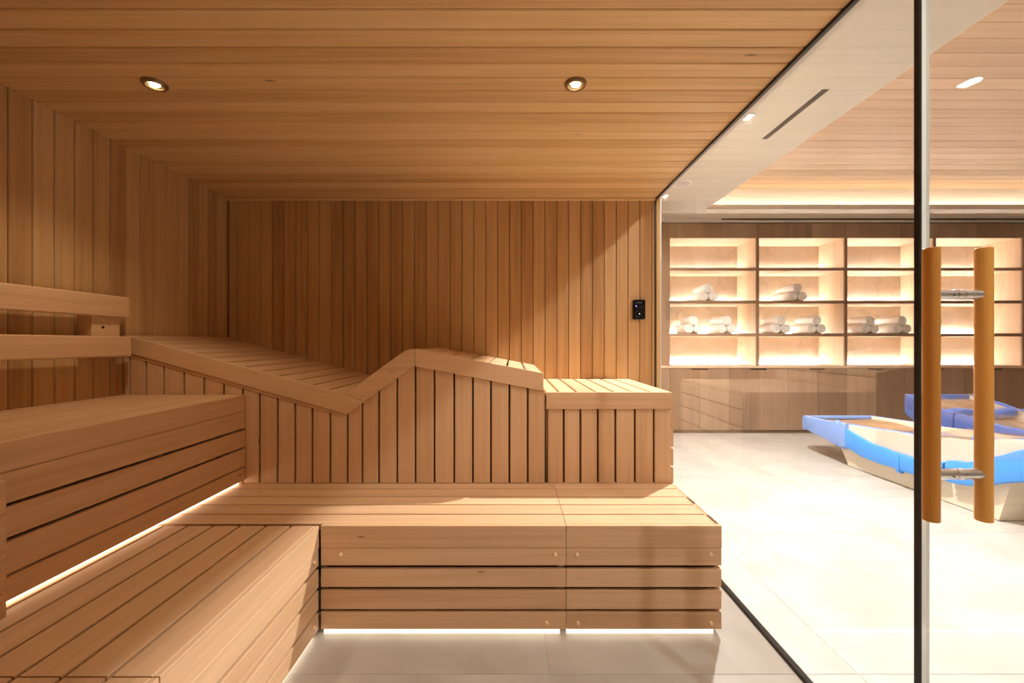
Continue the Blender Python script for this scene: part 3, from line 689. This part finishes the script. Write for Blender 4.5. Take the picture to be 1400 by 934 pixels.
def lounge_chair(label, M, flip):
    """local: y from 0 (foot) to LEN (head), x across"""
    L = bpy.data.objects.new('lounge_chair', None); L.empty_display_size = 0.2; link(L, None, M)
    L['label'] = label; L['category'] = 'lounge chair'; L['group'] = 'wrapped lounge chairs'
    # plinth, sloping ends
    b0, b1, wb_ = 0.57, 1.90, 0.345
    v = [(-wb_, b0, 0), (wb_, b0, 0), (wb_, b1, 0), (-wb_, b1, 0)]
    top = []
    n = 14
    secs = []
    for i in range(n + 1):
        u = i / n; yb = b0 + (b1 - b0) * u; yt = (b0 - 0.10) + (b1 - b0 + 0.22) * u
        zt_ = interp(BOT, yt / LEN) + 0.03
        secs.append([(-wb_, yb, 0.006), (wb_, yb, 0.006), (wb_ + 0.035, yt, zt_), (-wb_ - 0.035, yt, zt_)])
    loft('plinth', secs, 'shell', L, M, smooth=False)
    # shell: hollow boat body
    secs = []; n = 40
    for i in range(n + 1):
        t = i / n; y_ = t * LEN; w_ = interp(WID, t); r = interp(RIM, t); bo = interp(BOT, t); inn = min(interp(INN, t), r - 0.012); th = 0.03
        secs.append([(-w_, y_, r), (-w_ + th, y_, r), (-w_ + th + 0.02, y_, inn - 0.012), (w_ - th - 0.02, y_, inn - 0.012), (w_ - th, y_, r), (w_, y_, r),
                     (w_ - 0.005, y_, (r + bo) / 2), (w_ - 0.04, y_, bo), (-w_ + 0.04, y_, bo), (-w_ + 0.005, y_, (r + bo) / 2)])
    loft('shell', secs, 'shell', L, M)
    # reclining surface
    secs = []
    for i in range(n + 1):
        t = 0.012 + 0.976 * i / n; y_ = t * LEN; w_ = interp(WID, t) - 0.045; inn = min(interp(INN, t), interp(RIM, t) - 0.012)
        secs.append([(-w_, y_, inn), (-w_ * 0.5, y_, inn - 0.006), (0, y_, inn - 0.010), (w_ * 0.5, y_, inn - 0.006), (w_, y_, inn), (w_, y_, inn - 0.014), (-w_, y_, inn - 0.014)])
    loft('reclining_surface', secs, 'lounge', L, M)
    # foam edge guards
    def rimpt(t, s, dz=0.0, dx=0.0): return (s * (interp(WID, t) + dx), t * LEN, interp(RIM, t) + dz)
    foam = 'filmfoam' if flip else 'foam'; dk = 'filmfoam' if flip else 'darkfoam'
    ft = tube_path('foot_foam', [(-0.40 + 0.8 * i / 8, -0.005, 0.345) for i in range(9)], 0.03, 0.085, dk, L, M)
    for s in (-1, 1):
        ts = [0.002 + 0.275 * i / 8 for i in range(9)]
        pts = [(s * (interp(WID, t) + 0.004), t * LEN, (interp(RIM, t) + interp(BOT, t)) / 2 - 0.01 + 0.0) for t in ts]
        tube_path('side_foam', pts, 0.022, [max(0.05, (interp(RIM, t) - interp(BOT, t)) / 2 + 0.015) for t in ts], dk, L, M)
        ts = [0.25 + 0.48 * i / 14 for i in range(15)]
        hz = [0.105 - 0.035 * abs(math.sin(3.0 * (t - 0.25))) for t in ts]
        pts = [(s * (interp(WID, t) + 0.006), t * LEN, interp(BOT, t) + 0.075 + 0.04 * max(0, 1 - (t - 0.25) / 0.15)) for t in ts]
        if flip:                           # this one is wrapped right up to the rim
            pts = [(p_[0], p_[1], (interp(RIM, t) + interp(BOT, t)) / 2 + 0.03) for p_, t in zip(pts, ts)]
            hz = [(interp(RIM, t) - interp(BOT, t)) / 2 - 0.01 for t in ts]
        tube_path('side_foam', pts, 0.028, hz, foam, L, M, wob=0.035)
        ts = [0.74 + 0.255 * i / 8 for i in range(9)]
        pts = [(s * (interp(WID, t) + 0.008), t * LEN, interp(BOT, t) + 0.075 + 0.02 * (t - 0.74)) for t in ts]
        hz = [0.085 + 0.12 * (t - 0.74) for t in ts]
        if flip:
            pts = [(p_[0], p_[1], (interp(RIM, t) + interp(BOT, t)) / 2 + 0.02) for p_, t in zip(pts, ts)]
            hz = [(interp(RIM, t) - interp(BOT, t)) / 2 + 0.005 for t in ts]
        tube_path('side_foam', pts, 0.026, hz, foam, L, M, wob=0.04)
        # slim rim guards on the inner edge
        ts = [0.03 + 0.10 * i / 4 for i in range(5)]
    ts = [0.28 + 0.4 * i / 10 for i in range(11)]
    far = 1
    tube_path('rim_foam', [rimpt(t, far, -0.012, -0.045) for t in ts], 0.012, 0.022, dk, L, M)
    tube_path('rim_foam', [(-0.34 + 0.68 * i / 6, 0.045, 0.412) for i in range(7)], 0.012, 0.018, dk, L, M)
    tube_path('head_foam', [(-0.36 + 0.72 * i / 8, LEN + 0.006, 0.56) for i in range(9)], 0.03, 0.115, dk, L, M)
    tube_path('head_roll', [(-0.33 + 0.66 * i / 8, LEN * 0.80, 0.515 + 0.02 * math.sin(i)) for i in range(9)], 0.06, 0.05, dk, L, M, wob=0.06)
    for s in (-1, 1):                      # film bands taped round the joint of the side foam
        ts = [0.225 + 0.075 * i / 6 for i in range(7)]
        pts = [(s * (interp(WID, t) + 0.006), t * LEN, (interp(RIM, t) + interp(BOT, t)) / 2 + 0.004) for t in ts]
        tube_path('tape_band', pts, 0.034, [0.128 + 0.008 * math.sin(i * 2.4) for i in range(7)], dk, L, M, wob=0.05)
        pts = [(s * (interp(WID, t) + 0.010), t * LEN, interp(BOT, t) + 0.06) for t in (0.555, 0.562, 0.57)]
        tube_path('foam_fold', pts, 0.032, 0.085, foam, L, M)
    # film stretched over the head half
    rnd = random.Random(3)
    nx, ny = 26, 34; v = []; f = []
    for j in range(ny + 1):
        t = 0.46 + 0.54 * j / ny
        w_ = interp(WID, t) + 0.04; r = interp(RIM, t)
        for i in range(nx + 1):
            u = i / nx * 2 - 1
            if abs(u) < 0.72:
                x_ = u / 0.72 * w_; z_ = r + 0.018 - 0.03 * (1 - (u / 0.72) ** 2) + 0.006 * math.sin(9 * u + 14 * t + 3 * math.sin(7 * t)) + 0.004 * math.sin(23 * u - 31 * t)
            else:
                q = (abs(u) - 0.72) / 0.28; x_ = math.copysign(w_ + 0.004 + 0.006 * math.sin(25 * t), u); z_ = r + 0.018 - q * 0.15 + 0.006 * math.sin(40 * t)
            v.append((x_, t * LEN + 0.01 * rnd.random(), z_))
    for j in range(ny):
        for i in range(nx):
            a = j * (nx + 1) + i; f.append((a, a + 1, a + nx + 2, a + nx + 1))
    link(bpy.data.objects.new('wrapping_film', mesh_of('wrapping_film', v, f, 'film', True)), L, M)
    return L
M1 = Matrix.Translation((3.855, 4.88, 0)) @ Matrix.Rotation(math.pi, 4, 'Z')
lounge_chair('cream lounge chair wrapped in blue foam, nearer one with low foot end', M1, False)
M2 = Matrix.Translation((5.08, 2.72, 0))
lounge_chair('cream lounge chair wrapped in blue foam, farther one behind the pull bars', M2, True)
